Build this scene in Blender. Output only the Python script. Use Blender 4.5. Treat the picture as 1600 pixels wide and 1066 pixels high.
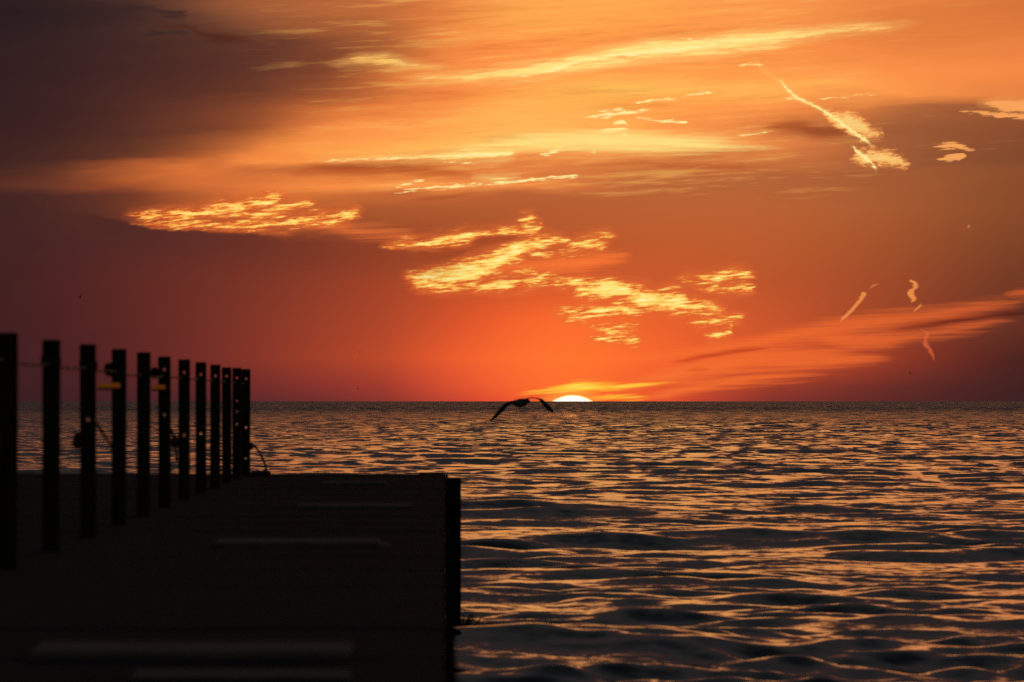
import bpy, bmesh, math, random
import numpy as np
from mathutils import Vector, Matrix

random.seed(7)
scene = bpy.context.scene
COL = scene.collection
for o in list(bpy.data.objects):
    bpy.data.objects.remove(o)

# ------------------------------------------------------------------ camera
RAD = 8.29e-5                      # one arc unit of the sky survey, in radians
WATER_Z, DECK_Z, EYE_Z = 0.0, 1.655, 2.43
cam_d = bpy.data.cameras.new('camera')
cam = bpy.data.objects.new('camera', cam_d)
COL.objects.link(cam)
cam.location = (0.0, 0.0, EYE_Z)
cam.rotation_euler = (math.radians(90) + 94 * RAD, 0.0, -105 * RAD)
cam_d.sensor_width = 36.0
cam_d.lens = 271.0
cam_d.clip_start = 0.5
cam_d.clip_end = 120000.0
cam_d.dof.use_dof = True
cam_d.dof.focus_distance = 1500.0
cam_d.dof.aperture_fstop = 9.8
cam_d.dof.aperture_blades = 7
scene.camera = cam

vs = scene.view_settings
vs.view_transform = 'Standard'
vs.look = 'None'
vs.exposure = 0.0
vs.gamma = 1.0
vs.use_curve_mapping = False
scene.cycles.max_bounces = 6
scene.cycles.glossy_bounces = 3
scene.cycles.sample_clamp_indirect = 4.0
scene.cycles.use_denoising = False

# ------------------------------------------------------------------ sun
SUN_AZ = (894.5 - 695) * RAD       # east of the pier's own direction (+Y)
SUN_EL = math.radians(0.25)
sun_d = bpy.data.lights.new('sun', 'SUN')
sun_d.energy = 0.0002
sun_d.angle = math.radians(0.53)
sun_d.color = (1.0, 0.3, 0.08)
sun = bpy.data.objects.new('sun', sun_d)
COL.objects.link(sun)
sdir = Vector((math.sin(SUN_AZ) * math.cos(SUN_EL), math.cos(SUN_AZ) * math.cos(SUN_EL), math.sin(SUN_EL)))
sun.rotation_euler = sdir.to_track_quat('Z', 'Y').to_euler()
sun.location = (20, 60, 30)

# ------------------------------------------------------------------ sky
world = bpy.data.worlds.new('World')
scene.world = world
world.use_nodes = True
WT = world.node_tree
WT.nodes.clear()


def lin(c):
    return tuple((v / 255 / 12.92) if v / 255 <= 0.04045 else ((v / 255 + 0.055) / 1.055) ** 2.4 for v in c[:3])


class E:
    """a float socket of the sky's node tree, with arithmetic"""
    def __init__(self, s):
        self.s = s

    def _m(self, op, *a):
        n = WT.nodes.new('ShaderNodeMath')
        n.operation = op
        for i, v in enumerate((self,) + a):
            if isinstance(v, E):
                WT.links.new(v.s, n.inputs[i])
            else:
                n.inputs[i].default_value = v
        return E(n.outputs[0])

    def __add__(self, b): return self._m('ADD', b)
    __radd__ = __add__
    def __sub__(self, b): return self._m('SUBTRACT', b)
    def __mul__(self, b): return self._m('MULTIPLY', b)
    __rmul__ = __mul__
    def __neg__(self): return self._m('MULTIPLY', -1.0)
    def abs(self): return self._m('ABSOLUTE')
    def max(self, b): return self._m('MAXIMUM', b)
    def min(self, b): return self._m('MINIMUM', b)
    def mad(self, a, b): return self._m('MULTIPLY_ADD', a, b)
    def asin(self): return self._m('ARCSINE')
    def pow(self, b): return self._m('POWER', b)
    def exp(self): return self._m('EXPONENT')

    def ss(self, a, b, lo=0.0, hi=1.0, kind='SMOOTHSTEP'):
        n = WT.nodes.new('ShaderNodeMapRange')
        n.interpolation_type = kind
        n.clamp = True
        WT.links.new(self.s, n.inputs['Value'])
        for k, v in zip(('From Min', 'From Max', 'To Min', 'To Max'), (a, b, lo, hi)):
            n.inputs[k].default_value = v
        return E(n.outputs['Result'])

    def ls(self, a, b, lo=0.0, hi=1.0):
        return self.ss(a, b, lo, hi, 'LINEAR')


BASES = {}


def noise(sx, sy, seed, detail=4.0, rough=0.55, tilt=0.0):
    """streaky noise: sx, sy are the sizes of its features in arc units; tilt makes the streaks climb to the right"""
    if tilt not in BASES:
        c = WT.nodes.new('ShaderNodeMapping')
        c.inputs['Rotation'].default_value = (0, 0, -tilt)
        WT.links.new(PLANE, c.inputs['Vector'])
        BASES[tilt] = c.outputs[0]
    mp = WT.nodes.new('ShaderNodeMapping')
    mp.inputs['Location'].default_value = (seed * 13.7, seed * 7.3, 0)
    mp.inputs['Scale'].default_value = (1 / sx, 1 / sy, 1)
    WT.links.new(BASES[tilt], mp.inputs['Vector'])
    n = WT.nodes.new('ShaderNodeTexNoise')
    n.noise_dimensions = '2D'
    n.inputs['Scale'].default_value = 1.0
    n.inputs['Detail'].default_value = detail
    n.inputs['Roughness'].default_value = rough
    WT.links.new(mp.outputs[0], n.inputs['Vector'])
    return E(n.outputs['Fac']) - 0.5


def ramp(fac, stops, lo, hi, interp='B_SPLINE', linear=False):
    n = WT.nodes.new('ShaderNodeValToRGB')
    n.color_ramp.interpolation = interp
    el = n.color_ramp.elements
    stops = sorted(stops)
    pos = [(x - lo) / (hi - lo) for x, _ in stops]
    el[0].position, el[1].position = pos[0], pos[-1]
    for p in pos[1:-1]:
        el.new(p)
    for e, (_, c) in zip(el, stops):
        e.color = (*(c if linear else lin(c)), 1.0)
    WT.links.new(fac.s, n.inputs['Fac'])
    return n.outputs['Color']


def mix(a, b, f, blend='MIX'):
    n = WT.nodes.new('ShaderNodeMix')
    n.data_type = 'RGBA'
    n.blend_type = blend
    n.clamp_factor = True
    if isinstance(f, E):
        WT.links.new(f.s, n.inputs[0])
    else:
        n.inputs[0].default_value = f
    for i, v in ((6, a), (7, b)):
        if isinstance(v, tuple):
            n.inputs[i].default_value = (*v, 1.0)
        else:
            WT.links.new(v, n.inputs[i])
    return n.outputs[2]


def curve(t, pts):
    n = WT.nodes.new('ShaderNodeFloatCurve')
    m = n.mapping
    m.extend = 'HORIZONTAL'
    c = m.curves[0]
    c.points[0].location = pts[0]
    c.points[1].location = pts[-1]
    for p in pts[1:-1]:
        c.points.new(*p)
    for p in c.points:
        p.handle_type = 'AUTO_CLAMPED'
    m.update()
    WT.links.new(t.s, n.inputs['Value'])
    return E(n.outputs['Value'])


def stroke(pts, axis='u', uu=None, vv=None):
    """depth (arc units) inside a band of cloud that follows pts = (x, y, half width); negative outside"""
    uu, vv = uu or U, vv or V
    if axis == 'u':
        P = sorted((x, 627 - y, w) for x, y, w in pts)
        t, q = uu, vv
    else:
        P = sorted((627 - y, x, w) for x, y, w in pts)
        t, q = vv, uu
    pad = max(10.0, 0.06 * (P[-1][0] - P[0][0]))
    P = [(P[0][0] - pad, P[0][1], -26.0)] + P + [(P[-1][0] + pad, P[-1][1], -26.0)]
    a, b = P[0][0], P[-1][0]
    tt = t.mad(1 / (b - a), -a / (b - a))
    cl, ch = min(p[1] for p in P), max(p[1] for p in P)
    ch = max(ch, cl + 1)
    wl = min(p[2] for p in P)
    wh = max(p[2] for p in P)
    c = curve(tt, [((p[0] - a) / (b - a), (p[1] - cl) / (ch - cl)) for p in P])
    w = curve(tt, [((p[0] - a) / (b - a), (p[2] - wl) / (wh - wl)) for p in P])
    return w.mad(wh - wl, wl) - (q - c.mad(ch - cl, cl)).abs()


def union(strokes, axis='u', uu=None, vv=None):
    d = None
    for s in strokes:
        e = stroke(s, axis, uu, vv)
        d = e if d is None else d.max(e)
    return d


tc = WT.nodes.new('ShaderNodeTexCoord')
sep = WT.nodes.new('ShaderNodeSeparateXYZ')
WT.links.new(tc.outputs['Generated'], sep.inputs[0])
dx, dy, dz = (E(sep.outputs[i]) for i in range(3))
AZ = dx._m('ARCTAN2', dy)
EL = dz.min(1.0).max(-1.0).asin()
# U runs along the horizon, V above it
_c = WT.nodes.new('ShaderNodeCombineXYZ')
WT.links.new(AZ.mad(1 / RAD, 695.0).s, _c.inputs[0])
WT.links.new((EL.max(0.0) * (1 / RAD)).s, _c.inputs[1])
_p = WT.nodes.new('ShaderNodeMapping')
WT.links.new(_c.outputs[0], _p.inputs['Vector'])
PLANE = _p.outputs[0]
_s = WT.nodes.new('ShaderNodeSeparateXYZ')
WT.links.new(PLANE, _s.inputs[0])
U, V = E(_s.outputs[0]), E(_s.outputs[1])

# broad colour of the veil of cloud, surveyed at nineteen heights
ROWS = [
 (625, [(0,(54,30,35)),(200,(68,34,38)),(400,(92,41,42)),(600,(132,52,45)),(700,(192,68,47)),(800,(240,85,48)),(900,(255,105,45)),(1000,(240,85,46)),(1100,(185,66,46)),(1200,(132,51,44)),(1400,(88,40,38)),(1600,(54,32,33))]),
 (605, [(0,(56,30,33)),(200,(76,35,36)),(400,(106,44,41)),(600,(155,56,45)),(700,(215,76,48)),(800,(250,100,48)),(900,(255,115,45)),(1000,(242,92,45)),(1100,(202,76,45)),(1200,(155,60,42)),(1400,(96,42,38)),(1600,(58,32,32))]),
 (560, [(0,(62,30,34)),(200,(85,36,36)),(400,(128,51,40)),(600,(187,73,41)),(700,(235,90,45)),(800,(255,110,48)),(900,(255,120,48)),(1000,(255,106,45)),(1100,(235,92,45)),(1200,(215,84,42)),(1300,(185,70,40)),(1400,(145,57,38)),(1500,(105,44,34)),(1600,(68,34,31))]),
 (500, [(0,(62,31,33)),(200,(88,38,35)),(400,(126,53,40)),(600,(174,71,42)),(700,(210,80,42)),(800,(245,98,45)),(900,(255,110,45)),(1000,(238,100,45)),(1200,(203,86,45)),(1400,(150,66,40)),(1600,(90,46,36))]),
 (440, [(0,(62,32,33)),(200,(90,40,36)),(400,(120,52,38)),(600,(161,67,40)),(800,(203,84,42)),(900,(210,88,42)),(1000,(204,90,45)),(1200,(190,86,45)),(1400,(156,74,42)),(1600,(102,53,36))]),
 (380, [(0,(62,33,34)),(200,(85,42,38)),(400,(110,50,38)),(500,(126,55,38)),(600,(150,68,40)),(700,(160,72,40)),(800,(175,80,42)),(1000,(195,92,46)),(1200,(190,93,48)),(1400,(162,81,43)),(1600,(118,64,39))]),
 (325, [(0,(62,35,34)),(150,(84,45,36)),(250,(140,68,40)),(350,(168,84,45)),(500,(170,88,46)),(600,(172,88,46)),(800,(180,92,48)),(1000,(188,98,52)),(1200,(190,100,54)),(1400,(168,91,49)),(1600,(130,72,40))]),
 (306, [(0,(66,36,34)),(100,(82,43,36)),(200,(112,56,38)),(250,(150,73,42)),(350,(190,98,50)),(450,(214,115,55)),(520,(205,110,54)),(600,(200,106,54)),(700,(192,100,52)),(800,(185,97,52)),(1000,(186,100,54)),(1200,(186,100,55)),(1400,(166,91,50)),(1600,(130,72,41))]),
 (290, [(0,(90,47,36)),(100,(112,57,40)),(200,(150,73,42)),(300,(195,100,50)),(400,(225,120,58)),(500,(250,140,66)),(700,(255,155,74)),(850,(240,136,68)),(930,(205,112,60)),(1000,(186,102,56)),(1200,(182,100,56)),(1400,(166,92,51)),(1600,(132,73,42))]),
 (265, [(0,(68,38,34)),(100,(92,49,36)),(180,(172,88,46)),(260,(215,112,54)),(330,(222,118,57)),(410,(196,106,55)),(500,(196,106,56)),(600,(200,108,56)),(700,(218,120,60)),(800,(228,127,65)),(900,(222,125,64)),(1000,(198,111,60)),(1200,(182,101,56)),(1400,(166,93,52)),(1600,(134,74,43))]),
 (250, [(0,(62,35,33)),(150,(80,44,36)),(250,(136,69,42)),(330,(190,99,50)),(380,(246,140,66)),(460,(252,146,68)),(600,(236,134,66)),(700,(240,140,68)),(800,(250,158,78)),(900,(248,155,78)),(1000,(225,132,68)),(1100,(212,120,64)),(1200,(206,116,62)),(1290,(196,110,60)),(1360,(170,96,56)),(1450,(152,87,51)),(1600,(128,72,45))]),
 (230, [(0,(58,33,32)),(200,(86,48,36)),(300,(132,70,42)),(380,(196,106,54)),(430,(240,138,66)),(500,(255,152,70)),(700,(255,188,90)),(850,(255,205,108)),(1000,(255,194,100)),(1100,(255,170,84)),(1200,(232,132,70)),(1280,(205,115,62)),(1350,(172,98,58)),(1450,(155,88,52)),(1600,(130,72,45))]),
 (200, [(0,(52,30,33)),(200,(76,42,36)),(330,(112,60,40)),(420,(165,85,46)),(500,(246,138,68)),(600,(255,150,75)),(700,(255,165,80)),(800,(255,188,94)),(900,(255,180,90)),(1000,(255,162,76)),(1100,(250,146,75)),(1180,(225,126,66)),(1260,(180,104,58)),(1400,(160,92,55)),(1600,(135,75,45))]),
 (165, [(0,(50,30,32)),(200,(72,41,36)),(400,(125,65,42)),(500,(203,107,55)),(600,(235,128,62)),(700,(252,145,70)),(800,(255,174,82)),(900,(255,177,82)),(1000,(255,162,76)),(1200,(255,150,74)),(1300,(238,134,68)),(1390,(188,107,60)),(1500,(160,92,54)),(1600,(150,85,50))]),
 (145, [(0,(50,30,32)),(200,(70,40,36)),(400,(104,55,40)),(500,(150,78,45)),(600,(202,108,55)),(700,(246,136,66)),(800,(255,158,74)),(900,(255,188,88)),(1000,(255,188,88)),(1200,(255,176,85)),(1300,(255,162,80)),(1400,(252,150,74)),(1500,(240,138,70)),(1600,(225,126,64))]),
 (110, [(0,(49,30,32)),(200,(64,38,36)),(400,(97,52,40)),(500,(126,67,44)),(570,(165,88,50)),(640,(222,122,60)),(700,(250,142,70)),(800,(255,152,74)),(1000,(255,158,76)),(1200,(255,156,76)),(1400,(250,144,72)),(1600,(245,138,70))]),
 (70,  [(0,(48,30,32)),(200,(60,38,36)),(400,(98,55,41)),(500,(122,67,45)),(600,(164,90,51)),(700,(242,136,67)),(800,(255,146,71)),(1000,(255,150,71)),(1200,(255,148,72)),(1400,(228,126,63)),(1600,(232,128,64))]),
 (20,  [(0,(40,27,30)),(100,(48,32,32)),(200,(62,40,38)),(300,(98,60,45)),(400,(158,90,54)),(500,(180,101,56)),(600,(192,106,58)),(700,(236,132,66)),(800,(255,170,80)),(1000,(255,165,78)),(1200,(250,150,75)),(1300,(245,144,72)),(1400,(225,125,62)),(1600,(212,114,56))]),
 (-60, [(0,(46,31,33)),(200,(84,52,42)),(400,(160,92,56)),(600,(205,116,62)),(800,(258,166,86)),(1000,(258,164,84)),(1200,(254,156,80)),(1400,(246,146,76)),(1600,(238,138,72))]),
 (-350, [(0,(125,76,58)),(400,(222,134,80)),(800,(272,182,104)),(1200,(270,176,101)),(1600,(262,164,96))]),
 (-900, [(0,(150,94,66)),(400,(204,128,80)),(800,(242,154,92)),(1200,(238,150,90)),(1600,(230,142,86))]),
 (-1500,[(0,(92,62,52)),(800,(124,80,60)),(1600,(116,74,58))]),
 (-2300,[(0,(52,42,46)),(800,(62,49,50)),(1600,(58,46,50))]),
 (-4500,[(0,(36,40,55)),(800,(39,42,56)),(1600,(38,41,56))]),
]
ut = U.mad(1 / 1800, 100 / 1800)
high = V.ss(300, 345)                                   # where the torn veil begins
wob = noise(330, 42, 1, 3, 0.5, 0.05)
wob2 = noise(120, 14, 2, 4, 0.55, 0.06)
uw = (ut + (wob * 0.05 + noise(160, 70, 3, 2) * 0.02) * high)
Vw = V + (wob * 46.0 + wob2 * 14.0) * high.mad(0.9, 0.06)
col = None
prev = None
for y, stops in ROWS:
    c = ramp(uw, stops, -100, 1700)
    v = 627 - y
    if col is None:
        col = c
    else:
        col = mix(col, c, Vw.ls(prev, v))
    prev = v

# silky streaks through the whole veil
st1 = noise(280, 16, 4, 5, 0.6, 0.07)
st2 = noise(90, 7, 5, 4, 0.6, 0.04)
streak = (st1 * 0.9 + st2 * 0.55) * high * V.ss(1500, 700) * U.ss(1480, 1150, 0.3, 1.0) * U.ss(300, 640, 0.08, 1.0)
hi_c = mix(col, lin((255, 192, 96)), 0.75)
col = mix(col, hi_c, streak.ls(0.03, 0.22, 0.0, 0.5))
dk_c = mix(col, lin((165, 84, 46)), 0.7, 'MULTIPLY')
col = mix(col, dk_c, (-streak).ls(0.05, 0.28, 0.0, 0.32))

# soft dark folds in the veil
dark = union([
 [(430,270,-8),(500,264,9),(580,262,14),(680,268,10),(770,272,-8)],
 [(1180,202,-8),(1240,198,12),(1290,206,12),(1370,200,-6)],
 [(880,262,-8),(960,256,6),(1100,262,6),(1250,258,-8)],
 [(180,60,-20),(260,40,4),(330,55,8),(420,62,-12)],
 [(620,312,-6),(690,308,4),(760,300,-5)],
], vv=V + wob2 * 18.0)
col = mix(col, mix(col, lin((186, 100, 60)), 0.85, 'MULTIPLY'), dark.ss(-6, 12, 0, 0.55))
torn = union([
 [(150,30,-8),(215,12,5),(270,22,6),(300,24,-8)],
 [(200,52,-8),(260,50,3),(320,56,-8)],
], vv=V + wob2 * 30.0)
col = mix(col, lin((58, 38, 38)), (torn + noise(40, 12, 31, 4) * 16.0).ss(-5, 6, 0, 0.8))

# the bank low on the right
bw = noise(150, 10, 6, 4, 0.6, 0.1)
bank = union([
 [(960,560,-8),(1080,550,4),(1160,541,8),(1230,527,10),(1300,516,14),(1380,503,11),(1450,493,9),(1520,483,7),(1580,474,2),(1600,472,-6)],
 [(1220,520,-8),(1350,531,13),(1440,524,6),(1520,511,4),(1580,502,-6)],
 [(1570,463,-4),(1590,460,4),(1640,456,6),(1720,450,6)],
 [(940,606,-8),(1030,590,8),(1110,574,12),(1200,562,15),(1300,560,12),(1400,562,-8)],
 [(1000,620,-8),(1080,606,7),(1200,590,6),(1290,586,-8)],
 [(700,425,-8),(820,417,8),(910,409,9),(965,402,4),(985,401,-5)],
 [(480,352,-5),(560,362,4),(630,366,1),(650,367,-5)],
], vv=V + bw * 12.0)
bt = noise(170, 5, 7, 4, 0.6, 0.03) * 26.0
bank_c = ramp(ut, [(600,(225,112,55)),(850,(250,115,52)),(950,(252,122,54)),(1150,(242,106,46)),(1300,(232,102,46)),(1420,(218,97,46)),(1600,(203,90,46))], -100, 1700)
col = mix(col, bank_c, (bank + bt).ss(-13, 11, 0, 0.92))
slash = union([
 [(1040,566,-4),(1100,558,5),(1150,549,5),(1195,545,2),(1210,544,-4)],
 [(1370,514,-4),(1440,508,5),(1520,498,6),(1600,490,5),(1700,484,-3)],
 [(1060,580,-4),(1095,577,3),(1120,577,-3)],
], vv=V + bw * 9.0)
col = mix(col, mix(col, lin((205, 170, 180)), 0.9, 'MULTIPLY'), (slash + bt * 0.4).ss(-3, 6, 0, 0.9))

# glow of cloud lit from just above the sun
gl = union([
 [(770,618,-5),(830,614,3),(880,608,8),(905,605,10),(940,604,8),(1000,602,5),(1080,597,-5)],
 [(905,622,-4),(960,621,5),(1040,622,-5)],
], vv=V + bw * 8.0)
gl = gl + noise(90, 5, 8, 3, 0.5, 0.08) * 16.0
col = mix(col, ramp(gl.ls(-4, 14), [(0.0,(250,108,46)),(0.35,(255,150,48)),(0.7,(255,210,60)),(1.0,(255,240,110))], 0, 1),
          gl.ss(-3, 4, 0, 0.95) * U.ss(760, 850) * U.ss(1110, 990))

# yellow silk bands
sw = noise(110, 16, 9, 4, 0.6, 0.06)
Vs = V + sw * 15.0
silk = union([
 [(640,122,-6),(700,121,4),(800,113,9),(860,106,10),(920,92,9),(1000,79,11),(1100,69,12),(1200,59,10),(1300,50,6),(1390,40,3),(1430,36,-5)],
 [(840,112,-5),(920,101,4),(1050,88,4),(1130,80,4),(1220,73,2),(1235,72,-5)],
 [(510,103,-6),(575,93,8),(640,100,4),(700,104,-6)],
 [(460,253,-4),(500,250,2),(580,248,3),(660,246,4),(720,243,7),(790,240,6),(808,238,-4)],
 [(740,277,-3),(780,278,2),(810,276,-3)],
 [(1530,163,-4),(1555,162,4),(1600,166,9),(1700,168,10)],
], vv=Vs)
silk_n = noise(60, 5, 10, 6, 0.68, 0.06)
silk_b = noise(150, 14, 32, 3, 0.6, 0.08)
silk = silk + silk_b * 10.0
base_silk = ramp(ut, [(450,(250,150,76)),(620,(255,206,108)),(800,(255,234,138)),(1200,(255,230,134)),(1380,(255,190,100)),(1480,(245,160,88)),(1600,(252,164,90))], -100, 1700)
col = mix(col, base_silk, (silk + silk_n * 18.0).ss(-13, 5, 0, 0.34))
col = mix(col, base_silk, (silk + silk_n * 17.0).ss(0.0, 5.0, 0, 0.55))
col = mix(col, base_silk, (silk + silk_n * 30.0).ss(3.0, 9.0, 0, 0.75))
wisp = union([
 [(905,184,-1),(930,182,3),(970,177,4),(1005,172,3),(1018,171,-1)],
 [(930,174,-1),(965,170,2),(985,171,-1)],
 [(988,161,-1),(1020,157,2.5),(1048,155,2),(1070,150,1),(1090,146,2.5),(1112,145,1.5),(1120,145,-1)],
 [(993,184,-1),(1030,188,2.5),(1070,190,2.5),(1076,190,-1)],
 [(932,204,-1),(952,203,4),(984,202,0)],
 [(952,211,-1),(975,211,2),(998,211,-1)],
 [(955,192,-1),(972,190,3),(985,197,-1)],
 [(842,240,-1),(862,237,4),(884,233,0)],
 [(918,238,-1),(928,237,2),(934,236,-1)],
 [(1497,176,-1),(1515,175,3),(1535,177,4),(1580,182,5),(1700,184,6)],
 [(1532,161,-1),(1552,162,6),(1572,166,9),(1600,166,10),(1700,168,12)],
 [(1446,231,-1),(1465,230,3),(1488,228,6),(1505,231,5),(1528,235,-1)],
 [(1460,250,-1),(1478,248,5),(1498,245,6),(1512,244,-1)],
 [(1150,101,-1),(1170,100,2),(1198,102,-1)],
 [(1225,154,-1),(1240,153,2),(1255,152,-1)],
 [(1280,155,-1),(1305,152,2),(1330,153,-1)],
 [(1330,150,-1),(1345,147,2),(1375,150,-1)],
 [(610,302,-1),(640,297,2.5),(700,292,3),(760,287,3),(840,280,3),(880,276,3),(905,275,1),(912,275,-1)],
 [(612,291,-1),(640,286,3),(665,283,-1)],
 [(470,252,-1),(520,250,1.5),(600,248,2),(680,245,2),(740,242,4),(790,239,4),(806,238,-1)],
 [(690,253,-1),(720,254,2),(755,256,-1)],
 [(1150,211,-1),(1180,209,2),(1222,204,-1)],
 [(1060,60,-1),(1100,64,2),(1200,60,2),(1320,48,2),(1385,40,-1)],
 [(800,118,-1),(870,106,3),(920,92,3),(1000,82,4),(1090,74,3),(1150,70,-1)],
], vv=V + silk_n * 8.0)
wd = wisp + noise(24, 4, 33, 5, 0.66, 0.06) * 13.0
col = mix(col, mix(base_silk, lin((255, 244, 170)), U.ss(1300, 1100, 0.0, 0.55)), wd.ss(-0.5, 3.2, 0, 0.95))
band = stroke([(690,234,-10),(790,226,4),(860,221,10),(950,220,12),(1080,223,8),(1220,230,-10)], vv=Vs)
col = mix(col, lin((255, 226, 132)), (band + noise(140, 6, 30, 5, 0.6) * 34.0).ss(-14, 14, 0, 0.9))

# gold mackerel cloud lit from below
gw = noise(46, 9, 11, 4, 0.6)
Vg = V + gw * 13.0
Ug = U + noise(30, 8, 12, 3) * 24.0
gold = union([
 [(200,335,-4),(225,338,4),(300,334,9),(380,323,11),(425,312,9),(448,309,-4)],
 [(300,339,-4),(380,335,5),(440,326,6),(478,319,4),(490,318,-4)],
 [(205,350,-4),(240,350,4),(320,353,6),(400,351,6),(500,345,5),(545,339,6),(560,331,-4)],
 [(415,341,-4),(470,341,6),(520,338,8),(552,332,6),(564,330,-4)],
 [(600,385,-3),(625,384,3),(680,379,7),(720,372,7),(760,366,3),(800,362,6),(838,358,6),(848,356,-4)],
 [(630,431,-4),(648,435,9),(690,431,15),(730,424,19),(770,410,18),(800,396,14),(840,380,9),(880,375,3),(894,376,-4)],
 [(790,430,-5),(815,424,1),(850,428,2),(880,425,-5)],
 [(820,398,-4),(850,396,2),(885,400,1),(910,396,-4)],
 [(636,441,-4),(660,444,6),(720,446,6),(780,445,8),(850,440,5),(900,440,7),(940,445,-3)],
 [(876,386,-4),(905,378,4),(945,371,3),(960,369,-4)],
 [(868,391,-4),(900,386,5),(940,382,4),(950,381,-4)],
 [(810,345,-4),(826,343,6),(840,339,-4)],
 [(891,456,-4),(915,455,10),(945,453,14),(985,455,11),(1020,463,6),(1045,468,-3)],
 [(955,474,-4),(1000,470,11),(1050,473,13),(1090,478,9),(1122,482,4),(1136,482,-4)],
 [(862,488,-4),(885,488,5),(940,486,6),(1000,482,6),(1050,478,-2)],
 [(868,498,-4),(900,497,4),(940,493,4),(985,488,-3)],
 [(925,512,-4),(950,515,5),(985,512,4),(1002,510,-4)],
 [(920,528,-4),(960,530,4),(988,533,3),(1004,535,-4)],
 [(1060,436,-4),(1085,438,5),(1120,435,6),(1140,430,6),(1172,429,2),(1178,428,-4)],
 [(1082,450,-4),(1130,453,3),(1170,450,3),(1178,449,-4)],
 [(1030,452,-4),(1048,450,2),(1066,449,-4)],
 [(1078,503,-4),(1110,502,4),(1140,497,3),(1160,496,-3)],
 [(1104,524,-3),(1125,522,5),(1143,516,6),(1149,514,-3)],
], uu=Ug, vv=Vg)
gn = noise(34, 6.5, 13, 6, 0.66, 0.09)
gr = noise(30, 3.8, 14, 5, 0.66, 0.08)
gb = noise(70, 18, 34, 2, 0.5)
body = gold + gb * 12.0
depth = body + gn * 21.0 + gr * 7.0 + 0.5
col = mix(col, lin((236, 112, 50)), (body + gn * 16.0).ss(-19, 6, 0, 0.6) * U.ss(150, 330, 0.3, 1.0))
gval = depth.ls(-4, 12, 0.12, 0.62) + gn * 0.6 + gr * 1.5
warmth = U.ss(180, 900, -0.08, 0.06)
gold_c = ramp((gval + warmth), [(0.0,(188,78,40)),(0.18,(224,106,46)),(0.36,(250,156,66)),(0.52,(255,204,96)),(0.75,(255,230,126)),(1.0,(255,247,178))], 0, 1, 'LINEAR')
col = mix(col, gold_c, depth.ss(-5.5, 7.0, 0, 1))

# the dark bank on the left cuts across the gold
edge = curve(U.mad(1 / 800.0, 0.0), [((x) / 800.0, (400 - y) / 120.0) for x, y in
             [(0,318),(120,330),(190,346),(240,356),(370,363),(430,370),(480,379),(560,383),(640,389),(720,398),(800,399)]])
below = (edge.mad(120.0, 227.0) - V) + noise(44, 14, 15, 5, 0.62) * 15.0
dcol = ramp(ut, [(0,(60,34,34)),(200,(78,41,37)),(400,(106,49,38)),(560,(140,62,38)),(700,(162,72,40))], -100, 1700)
col = mix(col, dcol, below.ss(-1.5, 4.5) * below.ss(60, 8) * U.ss(760, 600) * U.ss(60, 200))
hole = union([
 [(725,379,-5),(760,375,6),(795,371,5),(815,369,-5)],
 [(640,394,-6),(680,398,7),(720,396,4),(740,392,-5)],
], vv=Vg)
col = mix(col, ramp(ut, [(200,(110,52,36)),(450,(140,66,38)),(700,(158,70,38)),(800,(166,72,38))], -100, 1700), (hole + gn * 10.0).ss(-3, 4, 0, 0.85))

# vapour trails and the small clouds they spread into
tn = noise(14, 9, 16, 4, 0.6)
tn2 = noise(16, 5, 36, 5, 0.66, 0.05)
pat = union([
 [(1286,176,-3),(1302,185,6),(1322,190,11),(1345,196,9),(1364,204,-3)],
 [(1332,249,-3),(1347,246,5),(1370,246,7),(1400,250,5),(1420,255,-2)],
 [(1345,213,-2),(1360,209,3),(1378,209,-2)],
], vv=V + tn * 9.0)
pd = pat + tn2 * 28.0 + 5.0
col = mix(col, ramp(pd.ls(-4, 12), [(0.0,(224,126,64)),(0.45,(255,172,88)),(1.0,(255,216,128))], 0, 1), pd.ss(-7, 7, 0, 0.9))
core = union([
 [(1218,126,-1),(1229,138,3),(1245,152,2.6),(1272,165,2.2),(1300,181,2.5),(1320,196,3.2),(1340,210,3.2),(1356,221,2),(1364,227,-1)],
 [(1331,229,-1),(1340,238,3.5),(1352,246,4),(1366,258,2.5),(1371,263,-1)],
], vv=V + tn * 3.0)
cd = core + tn2 * 13.0
col = mix(col, lin((255, 206, 112)), cd.ss(-6, 2, 0, 0.4))
col = mix(col, lin((255, 232, 150)), cd.ss(-1.0, 2.2, 0, 0.95))
faint = stroke([(1170,90,-8),(1195,110,6),(1222,132,4),(1240,148,-6)], vv=V)
col = mix(col, lin((255, 206, 110)), faint.ss(-5, 6, 0, 0.16))
Ut = U + tn * 9.0
tr_v = union([
 [(1351,456,-1),(1350,460,4),(1337,478,4),(1322,495,3),(1312,508,-2)],
 [(1372,441,-2),(1365,447,2),(1358,453,-1)],
 [(1424,436,-3),(1429,441,4),(1431,447,4),(1426,453,4),(1423,459,6),(1427,467,5),(1426,471,3),(1425,474,-3)],
 [(1439,473,-2),(1438,478,2),(1433,483,2),(1429,489,-2)],
 [(1515,350,-2),(1514,354,1.5),(1516,358,-2)],
], 'v', uu=Ut)
tv = tr_v + tn * 5.0
col = mix(col, ramp(ut, [(1300,(238,140,74)),(1420,(250,150,76)),(1500,(225,130,78))], -100, 1700), tv.ss(-2.0, 3.0, 0, 0.85))
tr_w = stroke([(1440,513,-2),(1443,517,2),(1449,523,3),(1446,530,3),(1450,542,4),(1456,552,3),(1459,562,1),(1460,568,-3)], 'v', uu=Ut)
col = mix(col, lin((228, 104, 62)), (tr_w + tn * 5.0).ss(-2, 3, 0, 0.6))

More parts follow.
